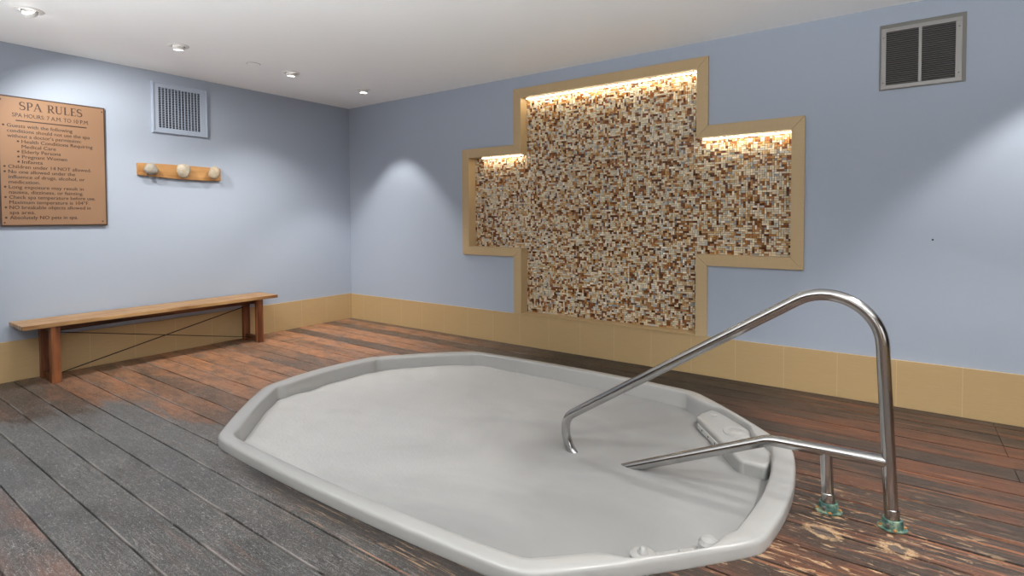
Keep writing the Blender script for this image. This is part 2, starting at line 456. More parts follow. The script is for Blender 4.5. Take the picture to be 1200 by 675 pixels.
def ledge(poly, ztop, name='equipment_ledge'):
    bm = bmesh.new(); prism(bm, poly, 'z', -.40, ztop)
    return obj(name, bm, M_tub, tub, bevel=.018, seg=4, smooth=True)
lf = ledge([(4.578, -.985), (4.585, -.90), (4.62, -.80), (4.68, -.81), (4.90, -1.01), (5.03, -1.15), (5.09, -1.30), (5.06, -1.46), (4.94, -1.46), (4.86, -1.355)], .020)
ln = ledge([(4.80, -2.60), (4.84, -2.61), (5.11, -2.28), (5.09, -2.16), (4.98, -2.18), (4.72, -2.48)], -.026)
def disc(name, c, prof, parent, m=M_tub, n=32, M=None):
    bm = bmesh.new(); lathe(bm, prof, c, n, M); return obj(name, bm, m, parent, smooth=True, angle=35)
disc('diverter_cover', (4.845, -1.105, .020), [(.078, -.004), (.078, .003), (.074, .006), (.066, .004), (.054, .005), (.034, .006), (.030, .009), (.014, .010), (.003, .010)], lf)
disc('air_knob', (4.662, -.905, .020), [(.022, -.004), (.022, .004), (.016, .008), (.004, .009)], lf)
disc('diverter_cover', (4.818, -2.440, -.029), [(.048, -.004), (.048, .030), (.042, .034), (.020, .034), (.014, .050), (.008, .056), (.002, .057)], ln)
disc('air_knob', (4.930, -2.345, -.029), [(.012, -.004), (.012, .030), (.008, .036), (.002, .037)], ln)
disc('air_knob', (4.962, -2.310, -.029), [(.010, -.004), (.010, .028), (.007, .034), (.002, .035)], ln)
disc('diverter_cover', (5.000, -2.235, -.029), [(.040, -.004), (.040, .034), (.034, .038), (.030, .048), (.018, .054), (.003, .055)], ln)
# perforated strip on the water side of the far ledge
a = Vector((4.600, -1.014, -.020)); b = Vector((4.800, -1.275, -.020)); d = (b-a).normalized(); nn = Vector((-d.y*-1, d.x*-1, 0))
nn = Vector((d.y, -d.x, 0));  nn = nn if nn.dot(Vector((4.2, -1.8, 0))-a) > 0 else -nn
bm = bmesh.new()
q = [a - nn*.02, b - nn*.02, b + nn*.006, a + nn*.006]
prism(bm, [(v.x, v.y) for v in q], 'z', -.040, -.012)
gs = obj('suction_strip', bm, NT('pale_strip').base((.62, .61, .59), .3).m, tub, bevel=.003)
for t in (.22, .5, .78):
    c = a.lerp(b, t) + nn*.0065
    M = nn.to_track_quat('Z', 'Y').to_matrix()
    bm = bmesh.new(); lathe(bm, [(.006, -.004), (.006, .001)], (c.x, c.y, -.026), 14, M)
    obj('strip_hole', bm, M_shadowgap, gs)

# water
bm = bmesh.new(); NR = 46; rings = []
cen = Vector((3.55, -1.76))
def wz(x, y):
    v = noise.noise(Vector((x*1.6, y*1.9, 3.1)))*.010 + noise.noise(Vector((x*4, y*4.5, 8)))*.004
    fr = sm(3.6, 2.1, x)
    v += fr*(noise.noise(Vector((x*6.5, y*6.5, 1)))*.010 + .008)
    return -.052 + v
for j in range(NR):
    s = j/(NR-1)
    s = s**.8
    ring = []
    for i in range(NP):
        p = off(i, RW[i] + .009); p = cen.lerp(p, 1-s*.995)
        ring.append(bm.verts.new((p.x, p.y, wz(p.x, p.y))))
    rings.append(ring)
for a, b in zip(rings, rings[1:]):
    for i in range(NP): bm.faces.new((a[i], a[(i+1) % NP], b[(i+1) % NP], b[i]))
bm.faces.new(rings[-1])
w = obj('spa_water', bm, M_water, smooth=True, angle=180, loc=(3.55, -1.76, -.05))
tag(w, 'milky white foaming water filling the spa tub', 'water', kind='stuff')

# ------------------------------------------------------------------ handrail
HY = -1.71; R = .0245
def arc(p0, c, p1, r, n=14):
    p0, c, p1 = map(Vector, (p0, c, p1)); a = (p0-c).normalized(); b = (p1-c).normalized()
    half = a.angle(b)/2; tl = r/math.tan(half); s, e = c + a*tl, c + b*tl
    bis = (a+b).normalized(); o = c + bis*(r/math.sin(half))
    v0, v1 = s-o, e-o; out = []
    for i in range(n+1):
        t = i/n; v = v0.slerp(v1, t).normalized()*r
        out.append(o + v)
    return out
K = [(5.569, HY, .0), (5.510, HY, 1.078), (4.072, HY, .131), (4.072, HY, -.225), (5.118, HY, .250), (5.545, HY, .264)]
rad = [None, .20, .10, .185, .14]
pts = [Vector(K[0])]
for i in range(1, 5): 
    pts += arc(K[i-1], K[i], K[i+1], rad[i], 18)
pts.append(Vector(K[5]))
rail = empty('handrail', (5.45, HY, 0), 'polished stainless steel looped handrail standing on the deck and reaching down into the tub', 'handrail')
bm = bmesh.new(); tube(bm, pts, R, 28); obj('looped_tube', bm, M_steel, rail, smooth=True, angle=60)
bm = bmesh.new(); tube(bm, [(5.348, HY, .0), (5.337, HY, .252)], .0235, 28); obj('post', bm, M_steel, rail, smooth=True, angle=60)
for (x, xo) in ((5.569, 0), (5.348, 0)):
    bm = bmesh.new(); lathe(bm, [(.0255, .0), (.0262, .002), (.0262, .078), (.0255, .080), (.0235, .082)], (x-.001, HY, 0), 28)
    obj('sleeve', bm, M_steel, rail, smooth=True, angle=40)
    # flange: oval base plate with ears, collar, bolts
    bm = bmesh.new()
    poly = []
    for i in range(40):
        t = i/40*2*PI; rr = .045 + .007*abs(math.cos(t))**1.5 + .0025*noise.noise(Vector((math.cos(t)*3, math.sin(t)*3, x)))
        tt = t + .35; poly.append((x + rr*math.cos(tt), HY + rr*.92*math.sin(tt)))
    prism(bm, poly, 'z', .0, .009)
    an = obj('anchor_socket', bm, M_bronze, rail, bevel=.003, seg=2)
    bm = bmesh.new(); lathe(bm, [(.038, .008), (.037, .016), (.0365, .034), (.034, .041), (.028, .0425), (.027, .038)], (x, HY, 0), 32)
    obj('collar', bm, M_bronze, an, smooth=True, angle=40)
    vd = Vector((-.35, -1, 0)).normalized(); M = vd.to_track_quat('Z', 'Y').to_matrix()
    bm = bmesh.new(); lathe(bm, [(.009, .033), (.009, .042), (.006, .044), (.001, .044)], (x, HY, .024), 6, M)
    obj('set_screw', bm, M_bolt, an)
    for an_ in (.25, -1.35, PI+.3):
        bm = bmesh.new(); lathe(bm, [(.007, .008), (.007, .0125), (.004, .015), (.001, .0155)], (x + .043*math.cos(an_), HY + .040*math.sin(an_), 0), 14)
        obj('plate_screw', bm, M_rust, an, smooth=True)

# ------------------------------------------------------------------ bench
bx, byA, byB, bz = .372, -3.212, -1.208, .466
bench = empty('bench', (.19, -2.2, 0), 'long low plank-topped wooden bench with crossed rods standing against the left blue wall', 'bench')
bm = bmesh.new(); box(bm, .018, .194, byA, byB, bz-.031, bz); obj('seat_plank', bm, M_benchtop, bench, bevel=.004)
bm = bmesh.new(); box(bm, .1955, bx, byA, byB, bz-.031, bz); obj('seat_plank', bm, M_benchtop, bench, bevel=.004)
LY = ((-3.045, -2.985), (-1.418, -1.360))
for (a, b) in LY:
    box_ = bmesh.new(); box(box_, .300, .356, a, b, 0, bz-.031); obj('leg', box_, M_benchleg, bench, bevel=.003)
    box_ = bmesh.new(); box(box_, .045, .101, a, b, 0, bz-.031); obj('leg', box_, M_benchleg, bench, bevel=.003)
    box_ = bmesh.new(); box(box_, .101, .300, a+.012, b-.012, .012, .060); obj('foot_rail', box_, M_rail, bench, bevel=.002)
    box_ = bmesh.new(); box(box_, .101, .300, a+.012, b-.012, bz-.081, bz-.031); obj('top_rail', box_, M_rail, bench, bevel=.002)
box_ = bmesh.new(); box(box_, .225, .262, LY[0][1]-.012, LY[1][0]+.012, bz-.078, bz-.031); obj('apron', box_, M_rail, bench, bevel=.002)
bm = bmesh.new(); tube(bm, [(.205, -2.99, .372), (.205, -1.412, .040)], .0035, 10); obj('cross_rod', bm, M_blackmetal, bench, smooth=True)
bm = bmesh.new(); tube(bm, [(.195, -2.99, .030), (.195, -1.412, .372)], .0045, 10); obj('cross_rod', bm, M_blackmetal, bench, smooth=True)
bm = bmesh.new(); tube(bm, [(.275, -2.986, .388), (.275, -2.15, .398)], .003, 10); obj('tie_rod', bm, M_blackmetal, bench, smooth=True)

# ------------------------------------------------------------------ niche: frame, mosaic, light strips
zt = zb
outer = [(ox[1], zt), (ox[1], oz[0]), (ox[0], oz[0]), (ox[0], oz[1]), (ox[1], oz[1]), (ox[1], oz[2]),
         (ox[2], oz[2]), (ox[2], oz[1]), (ox[3], oz[1]), (ox[3], oz[0]), (ox[2], oz[0]), (ox[2], zt)]
inner = [(ix[1], zt), (ix[1], iz[0]), (ix[0], iz[0]), (ix[0], iz[1]), (ix[1], iz[1]), (ix[1], iz[2]),
         (ix[2], iz[2]), (ix[2], iz[1]), (ix[3], iz[1]), (ix[3], iz[0]), (ix[2], iz[0]), (ix[2], zt)]
fr = empty('niche_frame', (3.45, 0, zt), 'tan cross-shaped laminate frame lining the recessed mosaic niche in the back wall', 'frame')
for i in range(11):
    bm = bmesh.new()
    m = .0006                                              # hairline mitre
    A, Bv, Cv, D = [Vector(p) for p in (inner[i], inner[i+1], outer[i+1], outer[i])]
    dr = (Bv-A).normalized()
    q = [A + dr*m, Bv - dr*m, Cv - dr*m, D + dr*m]
    prism(bm, [tuple(v) for v in q], 'y', -.022, .0)
    o2 = (D-A); nrm = Vector((-dr.y, dr.x)); nrm = nrm if nrm.dot(o2) > 0 else -nrm
    ej0 = .0; 
    qq = [A + dr*m, Bv - dr*m, Bv - dr*m + nrm*.009, A + dr*m + nrm*.009]
    prism(bm, [tuple(v) for v in qq], 'y', .0, ND)
    horiz = abs(dr.x) > .5
    obj('frame_board', bm, M_lamz if horiz else M_lamf, fr, bevel=.0012, seg=1)
obj('sill', B(ix[1], ix[2], -.022, ND, zt, zt+.012), M_lamx, fr, bevel=.0012)

# mosaic of split stone and glass sticks with real relief
random.seed(11)
cell = .0166
x0, x1, z0, z1 = ix[0]-.004, ix[3]+.004, zt+.012, iz[2]+.004
nx, nz = int((x1-x0)/cell)+1, int((z1-z0)/cell)+1
def inside(x, z):
    if not (x0 <= x <= x1 and z0 <= z <= z1): return False
    return (ix[1]-.004 <= x <= ix[2]+.004) or (iz[0]-.004 <= z <= iz[1]+.004)
pal = [(srgb(226, 212, 184), 27), (srgb(210, 198, 176), 21), (srgb(196, 196, 190), 6), (srgb(204, 170, 122), 17), (srgb(176, 124, 72), 14),
       (srgb(136, 84, 44), 13), (srgb(98, 58, 32), 9), (srgb(150, 150, 150), 3), (srgb(238, 230, 212), 5)]
cols = [p[0] for p in pal]; wts = [p[1] for p in pal]
used = set(); verts = []; faces = []; fcol = []
for j in range(nz):
    for i in range(nx):
        if (i, j) in used: continue
        cx_, cz_ = x0+(i+.5)*cell, z0+(j+.5)*cell
        if not inside(cx_, cz_): continue
        w_, h_ = 1, 1; r = random.random()
        if r < .34: w_ = 2
        elif r < .60: h_ = 2
        elif r < .64: w_ = 3
        def ok(a, b): return (a, b) not in used and inside(x0+(a+.5)*cell, z0+(b+.5)*cell)
        if not all(ok(i+a, j+b) for a in range(w_) for b in range(h_)): w_ = h_ = 1
        for a in range(w_):
            for b in range(h_): used.add((i+a, j+b))
        g = .0007
        # clip the border sticks to the opening
        a0, a1 = x0+i*cell+g, x0+(i+w_)*cell-g; b0, b1 = z0+j*cell+g, z0+(j+h_)*cell-g
        a1 = min(a1, x1); b1 = min(b1, z1)
        dep = random.choice((.006, .008, .010, .012)) + random.uniform(-.001, .001)
        yf = .100 - dep
        base = random.choices(cols, wts)[0]; v = random.uniform(.85, 1.12)
        c = tuple(min(1, q*v) for q in base) + (random.random(),)
        n0 = len(verts); s = .0009
        tl = random.uniform(-.0008, .0008)
        verts += [(a0, .101, b0), (a1, .101, b0), (a1, .101, b1), (a0, .101, b1),
                  (a0+s, yf+tl, b0+s), (a1-s, yf-tl, b0+s), (a1-s, yf-tl, b1-s), (a0+s, yf+tl, b1-s)]
        fs = [(4, 5, 6, 7), (0, 1, 5, 4), (1, 2, 6, 5), (2, 3, 7, 6), (3, 0, 4, 7)]
        for f_ in fs: faces.append(tuple(n0+q for q in f_)); fcol.append(c)
# backing board, cross-shaped
def q4(a, b, c, d):
    n0 = len(verts); verts.extend([(a, .1012, c), (b, .1012, c), (b, .1012, d), (a, .1012, d)])
    faces.append((n0, n0+1, n0+2, n0+3)); fcol.append((.05, .035, .02, .5))
q4(ix[1], ix[2], z0, iz[2]); q4(ix[0], ix[1], iz[0], iz[1]); q4(ix[2], ix[3], iz[0], iz[1])
me = bpy.data.meshes.new('mosaic_panel'); me.from_pydata(verts, [], faces)
at = me.color_attributes.new('tile', 'FLOAT_COLOR', 'CORNER')
buf = []
for p, c in zip(me.polygons, fcol): buf += list(c)*p.loop_total
at.data.foreach_set('color', buf)
t = NT('stone_glass_mosaic')
ca = t.new('ShaderNodeVertexColor'); ca.layer_name = 'tile'
t.link(ca.outputs[0], t.p.inputs['Base Color'])
t.link(t.ramp(ca.outputs[1], [(0., .12), (.35, .25), (1., .6)]), t.p.inputs['Roughness'])
n = t.noise(t.coord(), 180, 2); t.bump(n, .25, .002)
me.materials.append(t.m)
mo = bpy.data.objects.new('mosaic_panel', me); link(mo)
tag(mo, 'mosaic panel of small brown, cream and grey stone sticks inside the cross-shaped niche', 'mosaic')
# LED strips on the three soffits
for nm, (a, b, z) in {'top': (ix[1]+.03, ix[2]-.012, iz[2]), 'left': (ix[0]+.13, ix[1]-.03, iz[1]), 'right': (ix[2]+.03, ix[3]-.012, iz[1])}.items():
    s = empty('led_strip', ((a+b)/2, .05, z), {'top': 'long glowing warm light strip under the top edge of the niche',
              'left': 'short glowing light strip above the left arm of the niche',
              'right': 'glowing light strip above the right arm of the niche'}[nm], 'light strip')
    obj('channel', B(a, b, .036, .064, z-.005, z-.0005), M_white, s)
    obj('diffuser', B(a+.002, b-.002, .039, .061, z-.009, z-.0052), M_led, s)

# ------------------------------------------------------------------ spa rules sign
sgn = empty('spa_rules_sign', (0, -2.9, 1.7), 'copper-coloured spa rules sign with dark lettering on the left wall', 'sign')
M_sign = NT('copper_sign_face')
v = M_sign.coord(); n = M_sign.noise(v, 3, 2)
M_sign.base(M_sign.mix(n, (.30, .175, .102), (.34, .20, .118)), .42, .25); M_sign = M_sign.m
M_ink = NT('dark_brown_lettering').base((.045, .02, .012), .5).m
SY0, SY1, SZ0, SZ1 = -3.241, -2.556, 1.2, 2.204
obj('border_plate', B(.004, .022, SY0, SY1, SZ0, SZ1), NT('dark_brown_border').base((.055, .03, .02), .45).m, sgn, bevel=.002)
obj('face', B(.0215, .0240, SY0+.011, SY1-.011, SZ0+.011, SZ1-.011), M_sign, sgn)
XT = .0246
def text_mesh(s, bold=.0):
    cu = bpy.data.curves.new('t', 'FONT'); cu.body = s; cu.size = 1; cu.offset = bold; cu.resolution_u = 3
    o = bpy.data.objects.new('t', cu); C.objects.link(o)
    dg = bpy.context.evaluated_depsgraph_get(); dg.update()
    m = bpy.data.meshes.new_from_object(o.evaluated_get(dg))
    bpy.data.objects.remove(o); bpy.data.curves.remove(cu); return m
def add_text(bm, s, ya, z, yb, caps, bold=.012):
    m = text_mesh(s, 0); xs = [v.co.x for v in m.vertices]
    a, b = min(xs), max(xs); sx = (yb-ya)/(b-a); sz = caps/.70
    for q in (-1, 0, 1):                       # three overprinted passes thicken the strokes
        n0 = len(bm.verts); bm.from_mesh(m); bm.verts.ensure_lookup_table()
        for v in bm.verts[n0:]:
            v.co = Vector((XT + .00004*q, ya + (v.co.x-a + q*bold)*sx, z + (v.co.y + q*bold*.5)*sz))
    bpy.data.meshes.remove(m)
def ribbon(bm, P, W, ya, z, sx, sz):
    """strokes with varying weight; P in glyph units, W weight(s)"""
    P = [Vector(p) for p in P]; L = []; Rr = []
    for i, p in enumerate(P):
        d = (P[min(i+1, len(P)-1)] - P[max(i-1, 0)]).normalized(); nn = Vector((-d.y, d.x)); w = (W[i] if isinstance(W, list) else W)/2
        L.append(p+nn*w); Rr.append(p-nn*w)
    mk = lambda q: bm.verts.new((XT, ya+q.x*sx, z+q.y*sz))
    L = [mk(q) for q in L]; Rr = [mk(q) for q in Rr]
    for i in range(len(P)-1): bm.faces.new((L[i], Rr[i], Rr[i+1], L[i+1]))
def arcp(cx, cy_, rx, ry, a, b, n=14): return [(cx+rx*math.cos(math.radians(a+(b-a)*i/n)), cy_+ry*math.sin(math.radians(a+(b-a)*i/n))) for i in range(n+1)]
TK, TN = .155, .07
def glyph(ch):
    ser = lambda x, y, w=.30: ([(x-w/2, y), (x+w/2, y)], .045)
    if ch == 'S':
        p = arcp(.30, .74, .22, .22, 35, 270, 16) + arcp(.30, .26, .25, .25, 90, -145, 16)[1:]
        n = len(p); w = [TN + (TK-TN)*math.sin(PI*i/(n-1))**1.2 for i in range(n)]
        return [(p, w), ([(.50, .98), (.50, .74)], .04), ([(.075, .02), (.075, .28)], .04)], .66
    if ch in 'PR':
        b = [(.20, .975), (.36, .975)] + arcp(.36, .73, .22, .245, 90, -90, 12) + [(.20, .485)]
        n = len(b); w = [TN + (TK-TN)*math.sin(PI*i/(n-1))**2 for i in range(n)]
        st = [([(.18, 0), (.18, 1)], TK), (b, w), ser(.18, .022, .36), ser(.12, .978, .22)]
        if ch == 'R': st += [([(.34, .50), (.62, .08), (.74, .02)], TK*.9)]
        return st, .70 if ch == 'P' else .78
    if ch == 'A':
        return [([(.10, .0), (.40, 1.0)], TN), ([(.40, 1.0), (.74, 0)], TK), ([(.21, .34), (.60, .34)], TN*.9), ser(.10, .022, .26), ser(.74, .022, .34)], .90
    if ch == 'U':
        p = [(.18, 1), (.18, .32)] + arcp(.43, .30, .25, .27, 180, 360, 14) + [(.68, 1)]
        n = len(p); w = [TK]*2 + [TK - (TK-TN)*i/(n-4) for i in range(n-3)] + [TN]
        return [(p, w), ser(.18, .978, .34), ser(.68, .978, .28)], .88
    if ch == 'L':
        return [([(.18, 0), (.18, 1)], TK), ([(.10, .03), (.60, .03)], TN), ([(.60, .0), (.62, .24)], .05), ser(.18, .978, .34)], .70
    if ch == 'E':
        return [([(.18, 0), (.18, 1)], TK), ([(.06, .03), (.60, .03)], TN), ([(.06, .97), (.56, .97)], TN), ([(.18, .52), (.46, .52)], TN),
                ([(.60, .0), (.62, .22)], .05), ([(.56, 1), (.58, .80)], .05), ([(.46, .42), (.46, .62)], .045)], .70
    return [], .45
bm = bmesh.new(); HW = []
adv = sum(glyph(c)[1] for c in 'SPA RULES'); ya, yb = -3.112, -2.716; sx = (yb-ya)/(adv-.08); x = 0
for ch in 'SPA RULES':
    st, wd = glyph(ch)
    for P_, W_ in st: ribbon(bm, P_, W_, ya + x*sx, 2.104, sx, .062)
    x += wd
    if ch in 'A S':
        if ch == 'A' or (ch == 'S' and x > 2): HW.append(bm); bm = bmesh.new()
def flipx(bm):
    for f_ in bm.faces:
        f_.normal_update()
        if f_.normal.x < 0: f_.normal_flip()
def obj_raw(name, bm, mat, parent):
    flipx(bm); me = bpy.data.meshes.new(name); bm.to_mesh(me); bm.free(); o = bpy.data.objects.new(name, me); link(o, parent)
    me.transform(Matrix.Translation(-parent_world(parent))); me.materials.append(mat); return o
for b_ in HW: obj_raw('heading_word', b_, M_ink, sgn)
bm = bmesh.new(); add_text(bm, 'SPA HOURS: 7 A.M. TO 10 P.M.', -3.154, 2.046, -2.671, .031, .010); obj_raw('hours_line', bm, M_ink, sgn)
bm = bmesh.new()
vs = [bm.verts.new((XT, a, b)) for a, b in ((-3.134, 2.0135), (-2.687, 2.0135), (-2.687, 2.0225), (-3.134, 2.0225))]; bm.faces.new(vs)
obj_raw('rule', bm, M_ink, sgn)
lines = [(1, 0, 'Guests with the following', -2.784), (0, 0, 'conditions should not use the spa', -2.668), (0, 0, 'without a doctor\u2019s permission:', -2.726),
         (1, 1, 'Health Conditions Requiring', -2.650), (0, 1, 'Medical Care', -2.895), (1, 1, 'Elderly Persons', -2.865), (1, 1, 'Pregnant Women', -2.825),
         (1, 1, 'Infants', -2.98), (1, 0, 'Children under 14 NOT allowed.', -2.665), (1, 0, 'No one allowed under the', -2.775),
         (0, 0, 'influence of drugs, alcohol, or', -2.71), (0, 0, 'medication.', -3.0), (1, 0, 'Long exposure may result in', -2.72),
         (0, 0, 'nausea, dizziness, or fainting.', -2.722), (1, 0, 'Check spa temperature before use.', -2.64), (0, 0, 'Maximum temperature is 104\u00b0F.', -2.684),
         (1, 0, 'NO breakable objects allowed in', -2.675), (0, 0, 'spa area.', -3.035), (1, 0, 'Absolutely NO pets in spa.', -2.764)]
for i, (bul, sub, s, yr) in enumerate(lines):
    z = 1.9645 - .0394*i; yl = -3.104 if sub else -3.186
    bm = bmesh.new(); add_text(bm, s, yl, z, yr, .0265, .016)
    obj_raw('text_line', bm, M_ink, sgn)
    if bul:
        bm = bmesh.new()
        c = (yl-.021, z+.012); vs = [bm.verts.new((XT, c[0]+.0075*math.cos(t*PI/6), c[1]+.0075*math.sin(t*PI/6))) for t in range(12)]; bm.faces.new(vs); obj_raw('bullet', bm, M_ink, sgn)
for (y, z) in ((-2.578, 2.167), (-3.219, 2.167), (-3.217, 1.229), (-2.592, 1.235)):
    M = Vector((1, 0, 0)).to_track_quat('Z', 'Y').to_matrix(); bm = bmesh.new()
    lathe(bm, [(.0055, -.001), (.0055, .002), (.003, .003), (.001, .003)], (.024, y, z), 14, M); obj('screw', bm, M_ink, sgn, smooth=True)

# ------------------------------------------------------------------ left vent (painted) 
vl = empty('wall_vent', (0, -1.945, 2.28), 'square blue-painted air vent with a dark slotted grille on the left wall', 'vent')
vy0, vy1, vz0, vz1 = -2.192, -1.703, 2.047, 2.520
gy0, gy1, gz0, gz1 = -2.137, -1.768, 2.098, 2.469
def ring_frame(bm, axis, a, b, A, Bb):
    (p0, p1, q0, q1), (r0, r1, s0, s1) = A, Bb
    for (u0, u1, v0, v1) in ((p0, p1, q0, s0), (p0, p1, s1, q1), (p0, r0, s0, s1), (r1, p1, s0, s1)):
        if axis == 'z': box(bm, u0, u1, v0, v1, a, b)
        elif axis == 'x': box(bm, a, b, u0, u1, v0, v1)
        else: box(bm, u0, u1, a, b, v0, v1)
bm = bmesh.new()
ring_frame(bm, 'x', 0, .016, (vy0, vy1, vz0, vz1), (gy0, gy1, gz0, gz1))
obj('frame', bm, M_ventblue, vl)
bm = bmesh.new(); ring_frame(bm, 'x', .016, .026, (vy0+.004, vy1-.004, vz0+.004, vz1-.004), (vy0+.016, vy1-.016, vz0+.016, vz1-.016))
obj('rim', bm, M_ventblue, vl, bevel=.002)
obj('duct', B(.001, .003, gy0, gy1, gz0, gz1), M_ventdark, vl)
bm = bmesh.new(); nb = 13
for i in range(nb+1):
    y = gy0 + (gy1-gy0)*i/nb; box(bm, .006, .015, y-.0022, y+.0022, gz0, gz1)
nh = 30
for i in range(nb):
    ya_, yb_ = gy0+(gy1-gy0)*i/nb, gy0+(gy1-gy0)*(i+1)/nb
    for j in range(nh):
        z = gz0 + (gz1-gz0)*(j + (.5 if i % 2 else 0.1))/nh
        box(bm, .005, .012, ya_, yb_, z-.0014, z+.0012)
obj('grille', bm, M_ventblue, vl)

# ------------------------------------------------------------------ right vent (grey return grille)
vr = empty('return_grille', (5.68, 0, 2.28), 'grey metal double-panel louvred air grille high on the back wall', 'vent')
obj('surround', B(5.461, 5.898, -.010, 0, 2.070, 2.490), M_ventsurround, vr, bevel=.001)
X0, X1, Z0, Z1 = 5.470, 5.878, 2.074, 2.464
lx = ((5.496, 5.664), (5.681, 5.846)); lz = (2.098, 2.440)
bm = bmesh.new()
ring_frame(bm, 'y', -.020, -.010, (X0, X1, Z0, Z1), (lx[0][0], lx[1][1], lz[0], lz[1])); obj('frame', bm, M_ventgrey, vr, bevel=.001)
obj('mullion', B(lx[0][1], lx[1][0], -.021, -.010, lz[0], lz[1]), M_ventgrey, vr, bevel=.001)
obj('duct', B(lx[0][0], lx[1][1], -.0112, -.0102, lz[0], lz[1]), M_shadowgap, vr)
for (a, b) in lx:
    bm = bmesh.new()
    for j in range(26):
        z = lz[0] + (lz[1]-lz[0])*(j+.5)/26
        prism(bm, [(-.0115, z+.0035), (-.0125, z+.0045), (-.0195, z-.0015), (-.0185, z-.0030)], 'x', a, b)
    obj('louvre_bank', bm, M_louver, vr)
M = Vector((0, -1, 0)).to_track_quat('Z', 'Y').to_matrix()
for (x, z) in ((5.481, 2.405), (5.481, 2.115), (5.862, 2.405), (5.862, 2.125)):
    bm = bmesh.new(); lathe(bm, [(.0045, -.001), (.0045, .002), (.002, .003), (.0005, .003)], (x, -.020, z), 12, M); obj('screw', bm, M_bolt, vr)

# ------------------------------------------------------------------ stone-peg rack
rk = empty('coat_rack', (0, -1.96, 1.69), 'curved oak coat rack with three beach-stone pegs on the left wall', 'coat rack')
bm = bmesh.new(); up = []; lo = []
for i in range(25):
    t = i/24; y = -2.322 + .730*t
    bow = .018*4*t*(1-t); up.append((y, 1.757 + .004*t + .010*4*t*(1-t)*.6 - .006*t)); lo.append((y, 1.650 - .020*t - .018*4*t*(1-t)*.6))
prism(bm, up + lo[::-1], 'x', .0, .026)
obj('board', bm, M_rack, rk, bevel=.003, smooth=True, angle=30)
def stonem(name, c1, c2, seed):
    t = NT(name); v = t.coord(loc=(seed, 0, 0)); n = t.noise(v, 26, 6, .7); n2 = t.noise(v, 90, 3, .6)
    c = t.mix(t.ramp(n, [(.35, 0.), (.65, 1.)]), c1, c2); c = t.mix(t.ramp(n2, [(.60, 0.), (.68, .5)]), c, (.25, .17, .10))
    t.base(c, .7); t.bump(n, .3, .003); return t.m
stones = [((.078, -2.232, 1.705), (.034, .056, .054), stonem('smooth_grey_stone', (.25, .23, .195), (.36, .325, .27), 1), 3),
          ((.078, -1.960, 1.705), (.036, .058, .066), stonem('cream_stone', (.36, .31, .235), (.48, .42, .33), 5), 9),
          ((.078, -1.682, 1.708), (.036, .052, .062), stonem('tan_speckled_stone', (.33, .26, .18), (.47, .40, .29), 9), 14)]
for c, sc, m_, sd in stones:
    bm = bmesh.new(); bmesh.ops.create_icosphere(bm, subdivisions=4, radius=1)
    for v in bm.verts:
        p = v.co.copy(); k = 1 + .16*noise.noise(p*1.1 + Vector((sd, 0, 0))) + .05*noise.noise(p*2.6 + Vector((0, sd, 0)))
        y, z = p.y, p.z
        if sd == 3: z -= .10*y; y *= 1 - .22*z                          # wide at the foot
        if sd == 9: y *= 1 + .15*z
        if sd == 14: y += .12*z
        v.co = Vector((c[0]+p.x*sc[0]*k, c[1]+y*sc[1]*k, c[2]+z*sc[2]*k))
    pg = obj('peg', bm, m_, rk, smooth=True, angle=180)
    M = Vector((1, 0, 0)).to_track_quat('Z', 'Y').to_matrix(); bm = bmesh.new(); lathe(bm, [(.014, -.055), (.014, 0)], (c[0], c[1], c[2]), 12, M)
    obj('dowel', bm, M_rack, pg)
pg = None

# ------------------------------------------------------------------ small nail holes / specks on the back wall
for (x, z, r, lb) in ((5.754, 1.097, .006, 'tiny dark hole in the blue back wall right of the niche'),
                   ):
    M = Vector((0, -1, 0)).to_track_quat('Z', 'Y').to_matrix(); bm = bmesh.new(); lathe(bm, [(r, -.001), (r, .0015)], (x, 0, z), 10, M)
    o = obj('wall_screw', bm, M_shadowgap, loc=(x, 0, z)); tag(o, lb, 'screw')

# ------------------------------------------------------------------ downlights
def downlight(x, y, label, target=None, power=60, ang=80, blend=.35, group=None):
    e_ = empty('downlight', (x, y, H), label, 'ceiling light', group)
    bm = bmesh.new(); lathe(bm, [(.046, .0), (.074, .0), (.076, -.003), (.072, -.0065), (.050, -.008), (.046, -.004)], (x, y, H), 40, caps=False)
    obj('trim_ring', bm, M_white, e_, smooth=True)
    bm = bmesh.new(); lathe(bm, [(.0465, -.0005), (.0465, -.0025)], (x, y, H), 32); obj('recess', bm, M_shadowgap, e_)
    d = (Vector(target) - Vector((x, y, H))).normalized() if target else Vector((0, 0, -1))
    Mx = (-d).to_track_quat('Z', 'Y').to_matrix()
    c = Vector((x, y, H-.008)) 
    bm = bmesh.new(); lathe(bm, [(.040, .004), (.042, -.004), (.040, -.022), (.036, -.026), (.034, -.024)], c, 36, Mx, caps=False); obj('gimbal', bm, M_white, e_, smooth=True)
    bm = bmesh.new(); lathe(bm, [(.0345, -.018), (.0345, -.0235)], c, 32, Mx); obj('lamp', bm, M_lampface, e_)
    l = bpy.data.lights.new('spot', 'SPOT'); l.energy = power; l.spot_size = math.radians(ang); l.spot_blend = blend
    l.shadow_soft_size = .022; l.color = (1, .965, .91)
    lo_ = bpy.data.objects.new('spot_lamp', l); C.objects.link(lo_); lo_.parent = e_
    lo_.location = c + d*.032 - Vector((x, y, H)); lo_.rotation_euler = d.to_track_quat('-Z', 'Y').to_euler()
    return e_
PW = 58
downlight(.965, -2.359, 'ceiling spotlight nearest the left edge of the photo, tilted', (.62, -2.10, 0), PW*1.0, 108, .7)
downlight(.960, -1.389, 'middle of the three visible ceiling spotlights', (.62, -1.25, 0), PW*1.45, 112, .7)
downlight(.962, -.553, 'ceiling spotlight nearest the corner of the room', (.93, -.45, 0), PW*1.35, 80, .4)
